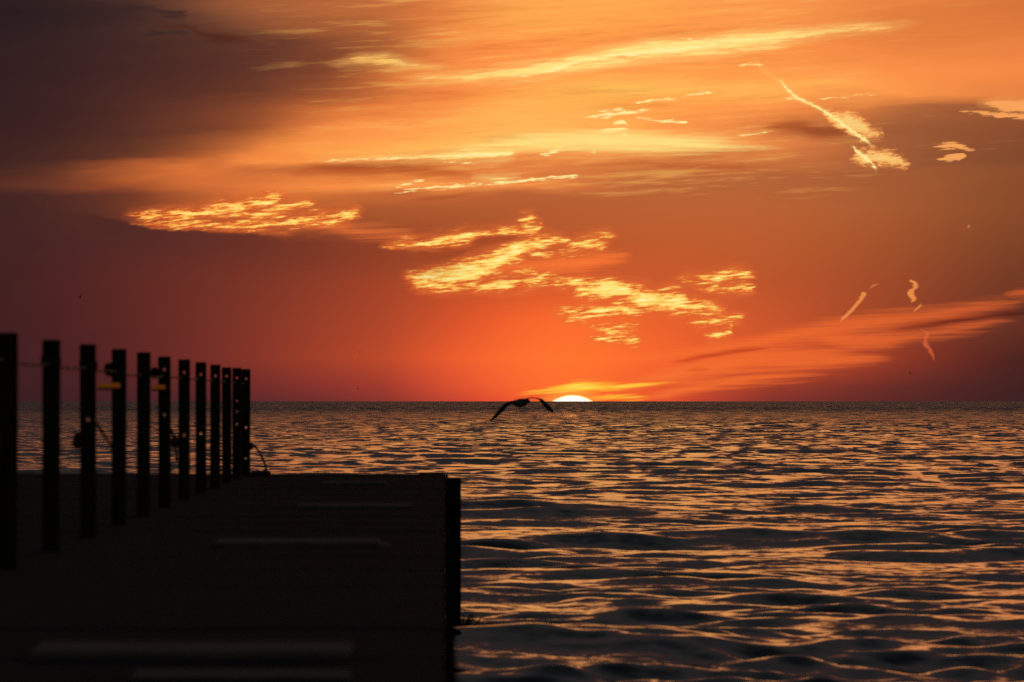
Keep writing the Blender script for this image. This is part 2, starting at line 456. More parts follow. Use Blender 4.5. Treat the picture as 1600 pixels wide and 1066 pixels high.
# the sun itself, most of it already under the horizon
su = U - 894.5
sv = (EL * (1 / RAD)) + 47.0
r2 = (su * su + sv * sv)._m('SQRT')
disc = r2.ls(57.5, 55.0)
col = mix(col, lin((255, 190, 70)), r2.ss(78, 56, 0, 0.35))
col = mix(col, (1.25, 0.92, 0.36), disc)
col = mix(col, (1.7, 1.5, 1.05), r2.ss(57.0, 52.0))

# away from the sunset the afterglow gives way to the dusk sky
away = AZ.abs().ss(0.16, 1.15)
nish = WT.nodes.new('ShaderNodeTexSky')
nish.sky_type = 'NISHITA'
nish.sun_disc = False
nish.sun_elevation = SUN_EL
nish.sun_rotation = SUN_AZ
nish.altitude = 180
nish.air_density = 1.2
nish.dust_density = 2.5
dusk = WT.nodes.new('ShaderNodeBackground')
dusk.inputs['Strength'].default_value = 0.088
WT.links.new(nish.outputs[0], dusk.inputs['Color'])
glow = WT.nodes.new('ShaderNodeBackground')
glow.inputs['Strength'].default_value = 1.0
WT.links.new(col, glow.inputs['Color'])
ms = WT.nodes.new('ShaderNodeMixShader')
top = V.ss(2200, 7000)
f = (away.max(top))
WT.links.new(f.s, ms.inputs[0])
WT.links.new(glow.outputs[0], ms.inputs[1])
WT.links.new(dusk.outputs[0], ms.inputs[2])
wo = WT.nodes.new('ShaderNodeOutputWorld')
WT.links.new(ms.outputs[0], wo.inputs['Surface'])
world.cycles.sampling_method = 'MANUAL'
world.cycles.sample_map_resolution = 1024

# ------------------------------------------------------------------ materials
def material(name, base, rough=0.9, spec=0.15, scale=6.0, var=0.35, bump=0.25, stretch=(1, 1, 1), dark=None):
    m = bpy.data.materials.new(name)
    m.use_nodes = True
    nt = m.node_tree
    b = nt.nodes['Principled BSDF']
    b.inputs['Roughness'].default_value = rough
    b.inputs['Specular IOR Level'].default_value = spec
    t = nt.nodes.new('ShaderNodeTexCoord')
    mp = nt.nodes.new('ShaderNodeMapping')
    mp.inputs['Scale'].default_value = stretch
    nt.links.new(t.outputs['Object'], mp.inputs['Vector'])
    n = nt.nodes.new('ShaderNodeTexNoise')
    n.inputs['Scale'].default_value = scale
    n.inputs['Detail'].default_value = 7
    n.inputs['Roughness'].default_value = 0.65
    nt.links.new(mp.outputs[0], n.inputs['Vector'])
    r = nt.nodes.new('ShaderNodeValToRGB')
    d = dark or tuple(c * (1 - var) for c in base)
    r.color_ramp.elements[0].color = (*d, 1)
    r.color_ramp.elements[0].position = 0.3
    r.color_ramp.elements[1].color = (*[min(1, c * (1 + var)) for c in base], 1)
    r.color_ramp.elements[1].position = 0.7
    nt.links.new(n.outputs['Fac'], r.inputs['Fac'])
    nt.links.new(r.outputs['Color'], b.inputs['Base Color'])
    bp = nt.nodes.new('ShaderNodeBump')
    bp.inputs['Strength'].default_value = bump
    bp.inputs['Distance'].default_value = 0.01
    nt.links.new(n.outputs['Fac'], bp.inputs['Height'])
    nt.links.new(bp.outputs[0], b.inputs['Normal'])
    return m


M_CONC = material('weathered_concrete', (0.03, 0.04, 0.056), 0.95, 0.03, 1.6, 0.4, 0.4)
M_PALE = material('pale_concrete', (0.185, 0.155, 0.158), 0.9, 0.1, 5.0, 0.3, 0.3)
M_STEEL = material('rusted_steel', (0.03, 0.016, 0.013), 0.95, 0.0, 9.0, 0.5, 0.4, dark=(0.015, 0.01, 0.009))
M_POST = material('creosoted_timber', (0.045, 0.032, 0.026), 0.9, 0.1, 22.0, 0.4, 0.5, stretch=(1, 1, 0.12))
M_ROPE = material('old_rope', (0.11, 0.085, 0.06), 0.95, 0.05, 60.0, 0.4, 0.6)
M_CABLE = material('galvanised_cable', (0.16, 0.14, 0.13), 0.6, 0.3, 80.0, 0.3, 0.4)
M_GULL = material('gull_plumage', (0.16, 0.165, 0.19), 0.85, 0.1, 30.0, 0.35, 0.2)
M_FAR = material('dark_plumage', (0.03, 0.025, 0.025), 0.9, 0.1, 30.0, 0.3, 0.1)

M_AMBER = bpy.data.materials.new('amber_bar')
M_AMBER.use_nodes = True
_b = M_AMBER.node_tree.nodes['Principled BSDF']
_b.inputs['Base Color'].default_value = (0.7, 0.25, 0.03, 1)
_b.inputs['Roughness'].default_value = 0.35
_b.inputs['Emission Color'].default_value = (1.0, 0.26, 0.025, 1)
_b.inputs['Emission Strength'].default_value = 0.06  # self-glow added to lift the amber bars; not a known light source


def water_material():
    m = bpy.data.materials.new('lake_water')
    m.use_nodes = True
    nt = m.node_tree
    b = nt.nodes['Principled BSDF']
    b.inputs['Base Color'].default_value = (0.006, 0.008, 0.012, 1)
    b.inputs['Roughness'].default_value = 0.04
    b.inputs['IOR'].default_value = 1.333
    L = nt.links.new
    N = nt.nodes.new
    geo = N('ShaderNodeNewGeometry')
    sep = N('ShaderNodeSeparateXYZ')
    L(geo.outputs['Position'], sep.inputs[0])
    # waves too small for the mesh at their distance are given as slopes: finer ones near, broader ones far out
    def fade(a, b):
        r = N('ShaderNodeMapRange')
        r.interpolation_type = 'SMOOTHSTEP'
        L(sep.outputs[1], r.inputs['Value'])
        r.inputs['From Min'].default_value = a
        r.inputs['From Max'].default_value = b
        return r.outputs[0]
    total = None
    for sx, sy, off, det, amp, bias, fi, fo in ((3.2, 4.0, 0.0, 4.0, (0.14, 0.30, 0), 0.0, None, (100, 320)),
                                              (0.85, 0.75, 31.0, 4.0, (0.25, 0.66, 0), -0.045, (70, 260), (1200, 3500)),
                                              (0.32, 0.075, 57.0, 4.0, (0.2, 0.70, 0), -0.085, (260, 900), None),
                                              (0.11, 0.012, 83.0, 4.0, (0.1, 0.34, 0), -0.10, (900, 2600), None)):
        mp = N('ShaderNodeMapping')
        mp.inputs['Scale'].default_value = (sx, sy, 0)
        mp.inputs['Location'].default_value = (off, off, 0)
        mp.inputs['Rotation'].default_value = (0, 0, 0.06)
        L(geo.outputs['Position'], mp.inputs['Vector'])
        n = N('ShaderNodeTexNoise')
        n.noise_dimensions = '2D'
        n.inputs['Scale'].default_value = 1
        n.inputs['Detail'].default_value = det
        n.inputs['Roughness'].default_value = 0.55
        L(mp.outputs[0], n.inputs['Vector'])
        s = N('ShaderNodeVectorMath')
        s.operation = 'MULTIPLY_ADD'
        s.inputs[1].default_value = amp
        s.inputs[2].default_value = (-amp[0] / 2, -amp[1] / 2 + bias, 0)
        L(n.outputs['Color'], s.inputs[0])
        out = s.outputs[0]
        for f, inv in ((fi, False), (fo, True)):
            if f:
                q = N('ShaderNodeVectorMath')
                q.operation = 'SCALE'
                L(out, q.inputs[0])
                L(fade(*(f[::-1] if inv else f)), q.inputs['Scale'])
                out = q.outputs[0]
        if total is None:
            total = out
        else:
            q = N('ShaderNodeVectorMath')
            L(total, q.inputs[0])
            L(out, q.inputs[1])
            total = q.outputs[0]
    a2 = N('ShaderNodeVectorMath')
    L(total, a2.inputs[0])
    L(geo.outputs['Normal'], a2.inputs[1])
    nm = N('ShaderNodeVectorMath')
    nm.operation = 'NORMALIZE'
    L(a2.outputs[0], nm.inputs[0])
    L(nm.outputs[0], b.inputs['Normal'])
    return m


M_WATER = water_material()


# ------------------------------------------------------------------ helpers
def link(name, verts, faces, mat, parent=None, smooth=False):
    me = bpy.data.meshes.new(name)
    me.from_pydata([tuple(v) for v in verts], [], faces)
    if smooth:
        for p in me.polygons:
            p.use_smooth = True
    if mat:
        me.materials.append(mat)
    me.update()
    o = bpy.data.objects.new(name, me)
    COL.objects.link(o)
    if parent:
        o.parent = parent
    return o


def empty(name, loc):
    o = bpy.data.objects.new(name, None)
    o.empty_display_size = 0.2
    o.location = loc
    COL.objects.link(o)
    return o


def tag(o, label=None, cat=None, group=None, kind=None):
    for k, v in (('label', label), ('category', cat), ('group', group), ('kind', kind)):
        if v:
            o[k] = v
    return o


def box(x0, x1, y0, y1, z0, z1, V=None, F=None):
    V = [] if V is None else V
    F = [] if F is None else F
    i = len(V)
    V += [(x0, y0, z0), (x1, y0, z0), (x1, y1, z0), (x0, y1, z0), (x0, y0, z1), (x1, y0, z1), (x1, y1, z1), (x0, y1, z1)]
    F += [tuple(i + k for k in f) for f in ((0, 3, 2, 1), (4, 5, 6, 7), (0, 1, 5, 4), (1, 2, 6, 5), (2, 3, 7, 6), (3, 0, 4, 7))]
    return V, F


def worn_box(x0, x1, y0, y1, z0, z1, e=0.012):
    """box with chamfered top edges"""
    V = [(x0, y0, z0), (x1, y0, z0), (x1, y1, z0), (x0, y1, z0),
         (x0, y0, z1 - e), (x1, y0, z1 - e), (x1, y1, z1 - e), (x0, y1, z1 - e),
         (x0 + e, y0 + e, z1), (x1 - e, y0 + e, z1), (x1 - e, y1 - e, z1), (x0 + e, y1 - e, z1)]
    F = [(0, 3, 2, 1), (8, 9, 10, 11)]
    for k in range(4):
        n = (k + 1) % 4
        F += [(k, n, n + 4, k + 4), (k + 4, n + 4, n + 8, k + 8)]
    return V, F


def tube(pts, r, seg=8, closed=False):
    """round tube along points; r is one radius or one per point"""
    pts = [Vector(p) for p in pts]
    n = len(pts)
    rr = [r] * n if isinstance(r, (int, float)) else r
    V, F = [], []
    up = Vector((0, 0, 1))
    for i, p in enumerate(pts):
        if closed:
            d = pts[(i + 1) % n] - pts[i - 1]
        else:
            d = pts[min(i + 1, n - 1)] - pts[max(i - 1, 0)]
        d.normalize()
        a = d.cross(up)
        if a.length < 1e-3:
            a = d.cross(Vector((1, 0, 0)))
        a.normalize()
        b = d.cross(a)
        for k in range(seg):
            t = 2 * math.pi * k / seg
            V.append(p + (a * math.cos(t) + b * math.sin(t)) * rr[i])
    for i in range(n if closed else n - 1):
        for k in range(seg):
            j = (i + 1) % n
            F.append((i * seg + k, i * seg + (k + 1) % seg, j * seg + (k + 1) % seg, j * seg + k))
    if not closed:
        F.append(tuple(range(seg))[::-1])
        F.append(tuple((n - 1) * seg + k for k in range(seg)))
    return V, F


def blob(c, rx, ry, rz, seed=0, rough=0.18, rings=8, seg=12):
    rnd = random.Random(seed)
    V, F = [], []
    V.append(Vector(c) + Vector((0, 0, -rz)))
    for i in range(1, rings):
        th = math.pi * i / rings
        for k in range(seg):
            ph = 2 * math.pi * k / seg
            f = 1 + rnd.uniform(-rough, rough)
            V.append(Vector(c) + Vector((rx * f * math.sin(th) * math.cos(ph), ry * f * math.sin(th) * math.sin(ph), -rz * f * math.cos(th))))
    V.append(Vector(c) + Vector((0, 0, rz)))
    for k in range(seg):
        F.append((0, 1 + (k + 1) % seg, 1 + k))
        F.append((len(V) - 1, 1 + (rings - 2) * seg + k, 1 + (rings - 2) * seg + (k + 1) % seg))
    for i in range(rings - 2):
        for k in range(seg):
            a = 1 + i * seg
            F.append((a + k, a + (k + 1) % seg, a + seg + (k + 1) % seg, a + seg + k))
    return V, F


def join(*parts):
    V, F = [], []
    for v, f in parts:
        i = len(V)
        V += list(v)
        F += [tuple(i + k for k in q) for q in f]
    return V, F


# ------------------------------------------------------------------ water
def build_water():
    rng = np.random.default_rng(11)
    inner = np.arange(-0.082, 0.098, 0.00055)
    step, right, left = 0.0008, [inner[-1]], [inner[0]]
    while right[-1] < 0.75:
        right.append(right[-1] + step)
        left.append(left[-1] - step)
        step *= 1.12
    az = np.concatenate([np.array(left[1:])[::-1], inner, np.array(right[1:])])
    d, ds = [14.0], []
    while d[-1] < 2600:
        s = max(0.11, 0.115 * (d[-1] / 66) ** 1.3) if d[-1] > 50 else 0.5
        ds.append(s)
        d.append(d[-1] + s)
    ds.append(ds[-1])
    while d[-1] < 70000:
        s = d[-1] * 0.12
        ds.append(s)
        d.append(d[-1] + s)
    d, ds = np.array(d), np.array(ds)
    A, D = np.meshgrid(az, d)
    X, Y = D * np.sin(A), D * np.cos(A)
    S = np.broadcast_to(ds[:, None], X.shape)
    Xo, Yo, Z = X.copy(), Y.copy(), np.zeros_like(X)
    octaves = [(7, 15, 0.042, 0.19, 12), (4.5, 7, 0.036, 0.32, 12), (2.2, 4.5, 0.058, 0.50, 20), (1.1, 2.2, 0.090, 0.58, 26), (0.55, 1.1, 0.105, 0.65, 28), (0.3, 0.55, 0.09, 0.7, 24)]
    # gusts: the small waves come and go in patches
    gust = np.zeros_like(X)
    for k in range(9):
        lam = rng.uniform(9, 34)
        th = rng.uniform(0, 6.283)
        gust += np.sin(2 * math.pi / lam * (X * math.cos(th) * 1.5 + Y * math.sin(th) * 0.8) + rng.uniform(0, 6.283))
    gust = np.clip(0.98 + 0.17 * gust, 0.4, 1.6)
    for lo, hi, rms, spread, n in octaves:
        for k in range(n):
            lam = lo * (hi / lo) ** ((k + rng.random()) / n)
            th = -math.pi / 2 + 0.10 + rng.normal() * spread
            kx, ky = math.cos(th) * 2 * math.pi / lam, math.sin(th) * 2 * math.pi / lam
            kk = 2 * math.pi / lam
            a = rms * math.sqrt(2 / n) / kk * rng.uniform(0.6, 1.35)
            ph = rng.random() * 6.283
            wgt = np.clip((lam / ds - 2.5) / 3.0, 0, 1)
            rows = np.nonzero(wgt > 0)[0]
            if not len(rows):
                continue
            r1 = rows[-1] + 1
            arg = kx * X[:r1] + ky * Y[:r1] + ph
            w = (wgt[:r1] * a)[:, None] * (gust[:r1] if hi < 2.5 else 1.0)
            Z[:r1] += w * np.sin(arg)
            c = np.cos(arg) * w * 0.85
            Xo[:r1] += c * kx / kk
            Yo[:r1] += c * ky / kk
    # backwash heaping up off the pier's outer corner
    t = Yo - 72.6 - 0.22 * np.maximum(Xo, 0)
    Z += 0.26 * np.exp(-(t / np.where(t < 0, 3.1, 1.5)) ** 2) * np.exp(-(np.maximum(np.abs(Xo - 0.6) - 1.0, 0) / 1.5) ** 2)
    nr, nc = X.shape
    co = np.stack([Xo, Yo, Z + WATER_Z], -1).reshape(-1, 3).astype(np.float32)
    idx = np.arange(nr * nc, dtype=np.int32).reshape(nr, nc)
    q = np.stack([idx[:-1, :-1], idx[:-1, 1:], idx[1:, 1:], idx[1:, :-1]], -1).reshape(-1, 4)
    me = bpy.data.meshes.new('water')
    me.vertices.add(len(co))
    me.vertices.foreach_set('co', co.ravel())
    me.loops.add(q.size)
    me.loops.foreach_set('vertex_index', q.ravel())
    me.polygons.add(len(q))
    me.polygons.foreach_set('loop_start', np.arange(0, q.size, 4, dtype=np.int32))
    me.polygons.foreach_set('use_smooth', np.ones(len(q), dtype=bool))
    me.update(calc_edges=True)
    me.validate()
    me.materials.append(M_WATER)
    o = bpy.data.objects.new('water', me)
    COL.objects.link(o)
    tag(o, kind='structure')
    return len(q)


NQ = build_water()
# the rest of the lake round about, a little under the wave troughs
_v, _f = [(0, 0, -0.9)], []
for k in range(64):
    t = 2 * math.pi * k / 64
    _v.append((60000 * math.cos(t), 60000 * math.sin(t), -0.9))
for k in range(64):
    _f.append((0, 1 + k, 1 + (k + 1) % 64))
tag(link('water', _v, _f, M_WATER), kind='structure')

# ------------------------------------------------------------------ pier
R_EDGE, L_EDGE, Y0, Y1 = 0.034, -5.6, -4.0, 82.5
pier = tag(empty('pier', (0, 0, DECK_Z)), 'long dark concrete pier running out into the lake towards the sunset', 'pier')


def on_pier(name, vf, mat, label=None, smooth=False):
    V, F = vf
    o = link(name, [(v[0], v[1], v[2] - DECK_Z) for v in V], F, mat, pier, smooth)
    if label:
        o['label'] = label
    return o


ny = 57
rnd = random.Random(3)
ys = np.linspace(Y0, Y1, ny + 1)
for i in range(ny):
    dz = rnd.uniform(-0.004, 0.004)
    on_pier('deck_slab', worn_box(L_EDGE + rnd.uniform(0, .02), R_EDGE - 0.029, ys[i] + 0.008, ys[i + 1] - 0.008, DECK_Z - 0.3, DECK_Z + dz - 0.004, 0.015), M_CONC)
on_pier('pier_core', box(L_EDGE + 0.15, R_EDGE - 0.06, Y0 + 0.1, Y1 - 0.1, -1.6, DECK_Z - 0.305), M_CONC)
# steel walls: interlocking sheet piles down both sides and across the end
mesh_pile = None
for side, x in ((1, R_EDGE), (-1, L_EDGE)):
    y = Y0
    while y < Y1 - 0.3:
        prof = [(0.0, 0.0), (0.08, 0.0), (0.17, 0.13), (0.42, 0.13), (0.51, 0.0), (0.6, 0.0)]
        if mesh_pile is None:
            V, F = [], []
            for (py, px) in prof:
                V += [(-0.03 - px * 0.15, py, -3.1), (-0.03 - px * 0.15, py, -0.31), (-0.045 - px * 0.15, py, -0.31), (-0.045 - px * 0.15, py, -3.1)]
            for k in range(len(prof) - 1):
                a, b = 4 * k, 4 * k + 4
                F += [(a, b, b + 1, a + 1), (a + 1, b + 1, b + 2, a + 2), (a + 2, b + 2, b + 3, a + 3)]
            o = link('sheet_pile', V, F, M_STEEL, pier)
            mesh_pile = o.data
        else:
            o = bpy.data.objects.new('sheet_pile', mesh_pile)
            COL.objects.link(o)
            o.parent = pier
        o.location = (x, y, 0)
        o.scale = (side, 1, 1)
        y += 0.6
on_pier('edge_beam', worn_box(R_EDGE - 0.028, R_EDGE, Y0, Y1, DECK_Z - 0.3, DECK_Z - 0.002, 0.006), M_STEEL)
on_pier('end_beam', worn_box(L_EDGE, R_EDGE - 0.03, Y1 + 0.002, Y1 + 0.1, DECK_Z - 0.45, DECK_Z - 0.002, 0.01), M_STEEL)
on_pier('corner_plate', worn_box(-0.27, R_EDGE - 0.032, Y1 - 0.5, Y1 - 0.02, DECK_Z + 0.002, DECK_Z + 0.014, 0.004), M_STEEL)
# the fender pile standing proud of the far corner
on_pier('fender_pile', worn_box(R_EDGE + 0.003, 0.172, Y1 - 0.42, Y1 - 0.25, -2.2, DECK_Z - 0.04, 0.012), M_STEEL,
        'dark square fender pile on the outer corner of the pier')
on_pier('fender_block', worn_box(R_EDGE + 0.002, 0.09, Y1 - 0.24, Y1 - 0.05, 0.2, DECK_Z - 0.055, 0.01), M_STEEL)

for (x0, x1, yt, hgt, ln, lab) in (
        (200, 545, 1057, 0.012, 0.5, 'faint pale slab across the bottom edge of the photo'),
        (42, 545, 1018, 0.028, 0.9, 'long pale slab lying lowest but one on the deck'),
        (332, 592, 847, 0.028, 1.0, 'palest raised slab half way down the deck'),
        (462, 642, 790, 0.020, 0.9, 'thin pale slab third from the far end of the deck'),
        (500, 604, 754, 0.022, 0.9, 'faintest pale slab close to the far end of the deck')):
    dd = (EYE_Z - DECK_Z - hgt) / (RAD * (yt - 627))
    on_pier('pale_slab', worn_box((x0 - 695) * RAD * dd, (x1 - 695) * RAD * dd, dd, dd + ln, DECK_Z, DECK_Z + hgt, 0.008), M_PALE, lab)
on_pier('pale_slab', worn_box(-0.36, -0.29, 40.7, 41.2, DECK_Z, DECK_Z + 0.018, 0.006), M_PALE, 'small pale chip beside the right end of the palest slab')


# ------------------------------------------------------------------ posts
def post_mesh(h, holes, w=0.09, t=0.09, r=0.0125):
    """square timber post with bolt holes bored right through it from front to back"""
    V, F = [], []
    seg = 16
    cell = w

    def quad(*p):
        i = len(V)
        V.extend(p)
        F.append(tuple(range(i, i + len(p))))
    e = 0.006
    for s in (-1, 1):
        yy = s * t / 2
        z = 0.0
        for hz in sorted(holes) + [None]:
            z1 = (hz - cell / 2) if hz is not None else h - e
            quad((-w / 2, yy, z), (w / 2, yy, z), (w / 2, yy, z1), (-w / 2, yy, z1))
            if hz is None:
                break
            ring, out = [], []
            for k in range(seg):
                a = 2 * math.pi * (k + 0.5) / seg
                c, q = math.cos(a), math.sin(a)
                ring.append((r * c, yy, hz + r * q))
                m = (w / 2) / max(abs(c), abs(q))
                out.append((m * c, yy, hz + m * q))
            for k in range(seg):
                n = (k + 1) % seg
                quad(out[k], out[n], ring[n], ring[k])
            for sx in (-1, 1):
                for sz in (-1, 1):
                    c = [p for p in out if p[0] * sx > 0 and (p[2] - hz) * sz > 0]
                    c1 = min(c, key=lambda p: abs(abs(p[0]) - w / 2) + (0 if abs(abs(p[0]) - w / 2) < 1e-6 else 9) - abs(p[2] - hz))
                    c2 = min(c, key=lambda p: (0 if abs(abs(p[2] - hz) - w / 2) < 1e-6 else 9) - abs(p[0]))
                    quad(c1, (sx * w / 2, yy, hz + sz * w / 2), c2)
            z = hz + cell / 2
    for s in (-1, 1):
        quad((s * w / 2, -t / 2, 0), (s * w / 2, t / 2, 0), (s * w / 2, t / 2, h - e), (s * w / 2, -t / 2, h - e))
    for hz in holes:
        for k in range(seg):
            a, b = 2 * math.pi * (k + 0.5) / seg, 2 * math.pi * (k + 1.5) / seg
            quad((r * math.cos(a), -t / 2, hz + r * math.sin(a)), (r * math.cos(b), -t / 2, hz + r * math.sin(b)),
                 (r * math.cos(b), t / 2, hz + r * math.sin(b)), (r * math.cos(a), t / 2, hz + r * math.sin(a)))
    a, b, c, d = (-w / 2, -t / 2, h - e), (w / 2, -t / 2, h - e), (w / 2, t / 2, h - e), (-w / 2, t / 2, h - e)
    A, B, C_, D_ = (-w / 2 + e, -t / 2 + e, h), (w / 2 - e, -t / 2 + e, h), (w / 2 - e, t / 2 - e, h), (-w / 2 + e, t / 2 - e, h)
    quad(A, B, C_, D_)
    quad(a, b, B, A)
    quad(b, c, C_, B)
    quad(c, d, D_, C_)
    quad(d, a, A, D_)
    return V, F


ROW = 'dark square posts in a row along the pier deck'
POSTS = [  # distance, centre and top in the survey, bolt holes, label
 (35.7, 11.5, 520.0, [], 'nearest and tallest dark post of the row, cut off by the left edge'),
 (39.8, 79.3, 531.0, [], 'second dark post from the left edge, plain, with the cable lashed round it'),
 (43.9, 137.7, 538.0, [0.67], 'third dark post from the left, one bolt hole and a knotted rope at its side'),
 (48.1, 185.2, 545.5, [], 'fourth dark post from the left, with an amber fitting and no bolt hole'),
 (52.2, 223.7, 550.5, [], 'fifth dark post from the left, bare, between the two amber fittings'),
 (56.3, 257.0, 557.2, [1.005, 0.675], 'sixth dark post from the left, with two bright bolt holes and an amber fitting'),
 (60.5, 287.0, 561.7, [1.0, 0.507], 'seventh dark post from the left, just past the second amber fitting'),
 (64.9, 313.4, 566.2, [1.0, 0.5], 'eighth dark post from the left, fifth from the far end of the row'),
 (69.0, 335.7, 569.9, [1.0], 'ninth dark post from the left, last one with a wide gap after it'),
 (72.8, 353.8, 574.2, [1.01], 'tenth dark post, first of the three crowded together at the far end'),
 (76.6, 369.4, 575.0, [1.005, 0.776, 0.673, 0.547], 'eleventh dark post, with a column of four bolt holes, last but one'),
 (80.1, 383.6, 576.8, [1.005, 0.5, 0.175], 'last dark post at the far end, a rope trailing from its foot'),
]
PX = []
for i, (d, px, top, holes, lab) in enumerate(POSTS):
    x = (px - 695) * RAD * d
    h = (EYE_Z - DECK_Z) + (627 - top) * RAD * d
    V, F = post_mesh(h, holes)
    o = link('post', V, F, M_POST)
    o.location = (x, d, DECK_Z)
    o.rotation_euler = (0, math.radians(rnd.uniform(-0.25, 0.25)), 0)
    tag(o, lab, 'post', ROW)
    PX.append((x, d))

# wire cable strung from post to post
pts = []
for i in range(len(PX) - 1):
    (x0, y0), (x1, y1) = PX[i], PX[i + 1]
    for k in range(8):
        t = k / 8
        z = 0.965 - 0.012 * 4 * t * (1 - t) - (0.01 if 2 < i < 5 else 0)
        pts.append((x0 + (x1 - x0) * t - 0.012, y0 + (y1 - y0) * t, z))
pts = [(PX[0][0] - 0.012, PX[0][1] - 4, 0.96)] + pts + [(PX[-1][0] - 0.012, PX[-1][1], 0.965)]
cable = tag(empty('cable', (PX[0][0], PX[0][1], DECK_Z)), 'thin grey wire strung from post to post near their tops', 'cable')
V, F = tube([(p[0] - PX[0][0], p[1] - PX[0][1], p[2]) for p in pts], 0.0065, 6)
link('wire', V, F, M_CABLE, cable, True)
for i in (1, 2):
    x, y = PX[i]
    loops = []
    for j in range(3):
        z = 0.955 + 0.014 * j
        ring = [(x - PX[0][0] + sx * 0.0485, y - PX[0][1] + sy * 0.0485, z + 0.003 * q) for q, (sx, sy) in enumerate(((-1, -1), (0, -1.04), (1, -1), (1.04, 0), (1, 1), (0, 1.04), (-1, 1), (-1.04, 0)))]
        loops.append(tube(ring, 0.004, 6, True))
    V, F = join(*loops)
    link('lashing', V, F, M_ROPE, cable, True)

# amber bars clamped to two of the posts, with a glow added for brightness
for i, x0, x1, yy, zk, kx, lab in ((3, 152, 187, 602.5, 578, 170, 'amber bar fitting with an added glow on the fourth post, nearer and longer of the two'),
                                   (5, 236.5, 258, 605, 583, 240, 'amber bar fitting with an added glow on the sixth post, shorter and farther of the two')):
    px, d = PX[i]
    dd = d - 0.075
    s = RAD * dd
    root = tag(empty('amber_fitting', (px, dd, EYE_Z + (627 - yy) * s)), lab, 'lamp', 'amber fittings on the posts')
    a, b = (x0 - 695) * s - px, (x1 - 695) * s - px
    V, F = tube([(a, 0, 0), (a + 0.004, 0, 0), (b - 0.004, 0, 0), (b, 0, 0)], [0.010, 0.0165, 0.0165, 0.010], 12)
    link('amber_bar', V, F, M_AMBER, root, True)
    V, F = worn_box(a, b + 0.004, -0.012, 0.026, -0.030, -0.0175, 0.003)
    link('tray', V, F, M_STEEL, root)
    V, F = worn_box(b - 0.012, b + 0.004, 0.018, 0.03, -0.017, 0.06, 0.003)
    link('bracket', V, F, M_STEEL, root)
    V, F = blob(((kx - 695) * s - px, 0.03, (yy - zk) * s), 0.034, 0.03, 0.04, i, 0.2)
    link('clamp', V, F, M_STEEL, root, True)

# ropes
x, y = PX[2]
root = tag(empty('hanging_rope', (x, y, DECK_Z)), 'dark rope knotted to the third post, its loose end hanging to the right', 'rope')
V, F = blob((-0.063, -0.02, 0.55), 0.03, 0.03, 0.045, 5, 0.25)
link('knot', V, F, M_ROPE, root, True)
strand = [(-0.06, -0.055, 0.56), (0.0, -0.06, 0.60), (0.05, -0.05, 0.645), (0.062, 0.3, 0.60), (0.075, 1.0, 0.53), (0.092, 1.6, 0.45), (0.105, 2.0, 0.36), (0.112, 2.1, 0.31)]
V, F = tube(strand, 0.009, 7)
link('strand', V, F, M_ROPE, root, True)
x, y = PX[6]
root = tag(empty('hanging_rope', (x, y, DECK_Z)), 'short dark rope bunched against the left of the seventh post', 'rope')
V, F = blob((-0.072, -0.03, 0.455), 0.034, 0.03, 0.05, 8, 0.28)
link('knot', V, F, M_ROPE, root, True)
V, F = tube([(-0.10, -0.03, 0.56), (-0.085, -0.03, 0.50), (-0.068, -0.03, 0.44), (-0.06, -0.03, 0.36), (-0.055, -0.03, 0.30)], 0.010, 7)
link('strand', V, F, M_ROPE, root, True)
x, y = PX[11]
root = tag(empty('trailing_rope', (x, y, DECK_Z)), 'rope looping from the last post down to a tangle on the deck', 'rope')
V, F = tube([(0.04, -0.05, 0.34), (0.07, -0.05, 0.325), (0.11, -0.05, 0.29), (0.15, -0.05, 0.23), (0.18, -0.05, 0.17), (0.205, -0.05, 0.10), (0.222, -0.05, 0.02)], 0.011, 8)
link('strand', V, F, M_ROPE, root, True)
coils = []
for k in range(5):
    c = Vector((0.10 + 0.03 * k, -0.06 + 0.012 * (k % 3), 0.018 + 0.012 * (k % 3)))
    r = 0.055 - 0.006 * k
    coils.append(tube([(c.x + r * math.cos(a) , c.y + r * math.sin(a), c.z + 0.012 * math.sin(2 * a + k)) for a in np.linspace(0, 2 * math.pi, 17)[:-1]], 0.013, 7, True))
V, F = join(*coils)
link('tangle', V, F, M_ROPE, root, True)
V, F = blob((0.055, -0.05, 0.30), 0.022, 0.022, 0.03, 12, 0.25)
link('knot', V, F, M_ROPE, root, True)


# ------------------------------------------------------------------ birds
def loft(rings):
    V, F = [], []
    n = len(rings[0])
    for r in rings:
        V += r
    for i in range(len(rings) - 1):
        for k in range(n):
            F.append((i * n + k, i * n + (k + 1) % n, (i + 1) * n + (k + 1) % n, (i + 1) * n + k))
    F.append(tuple(range(n))[::-1])
    F.append(tuple((len(rings) - 1) * n + k for k in range(n)))
    return V, F


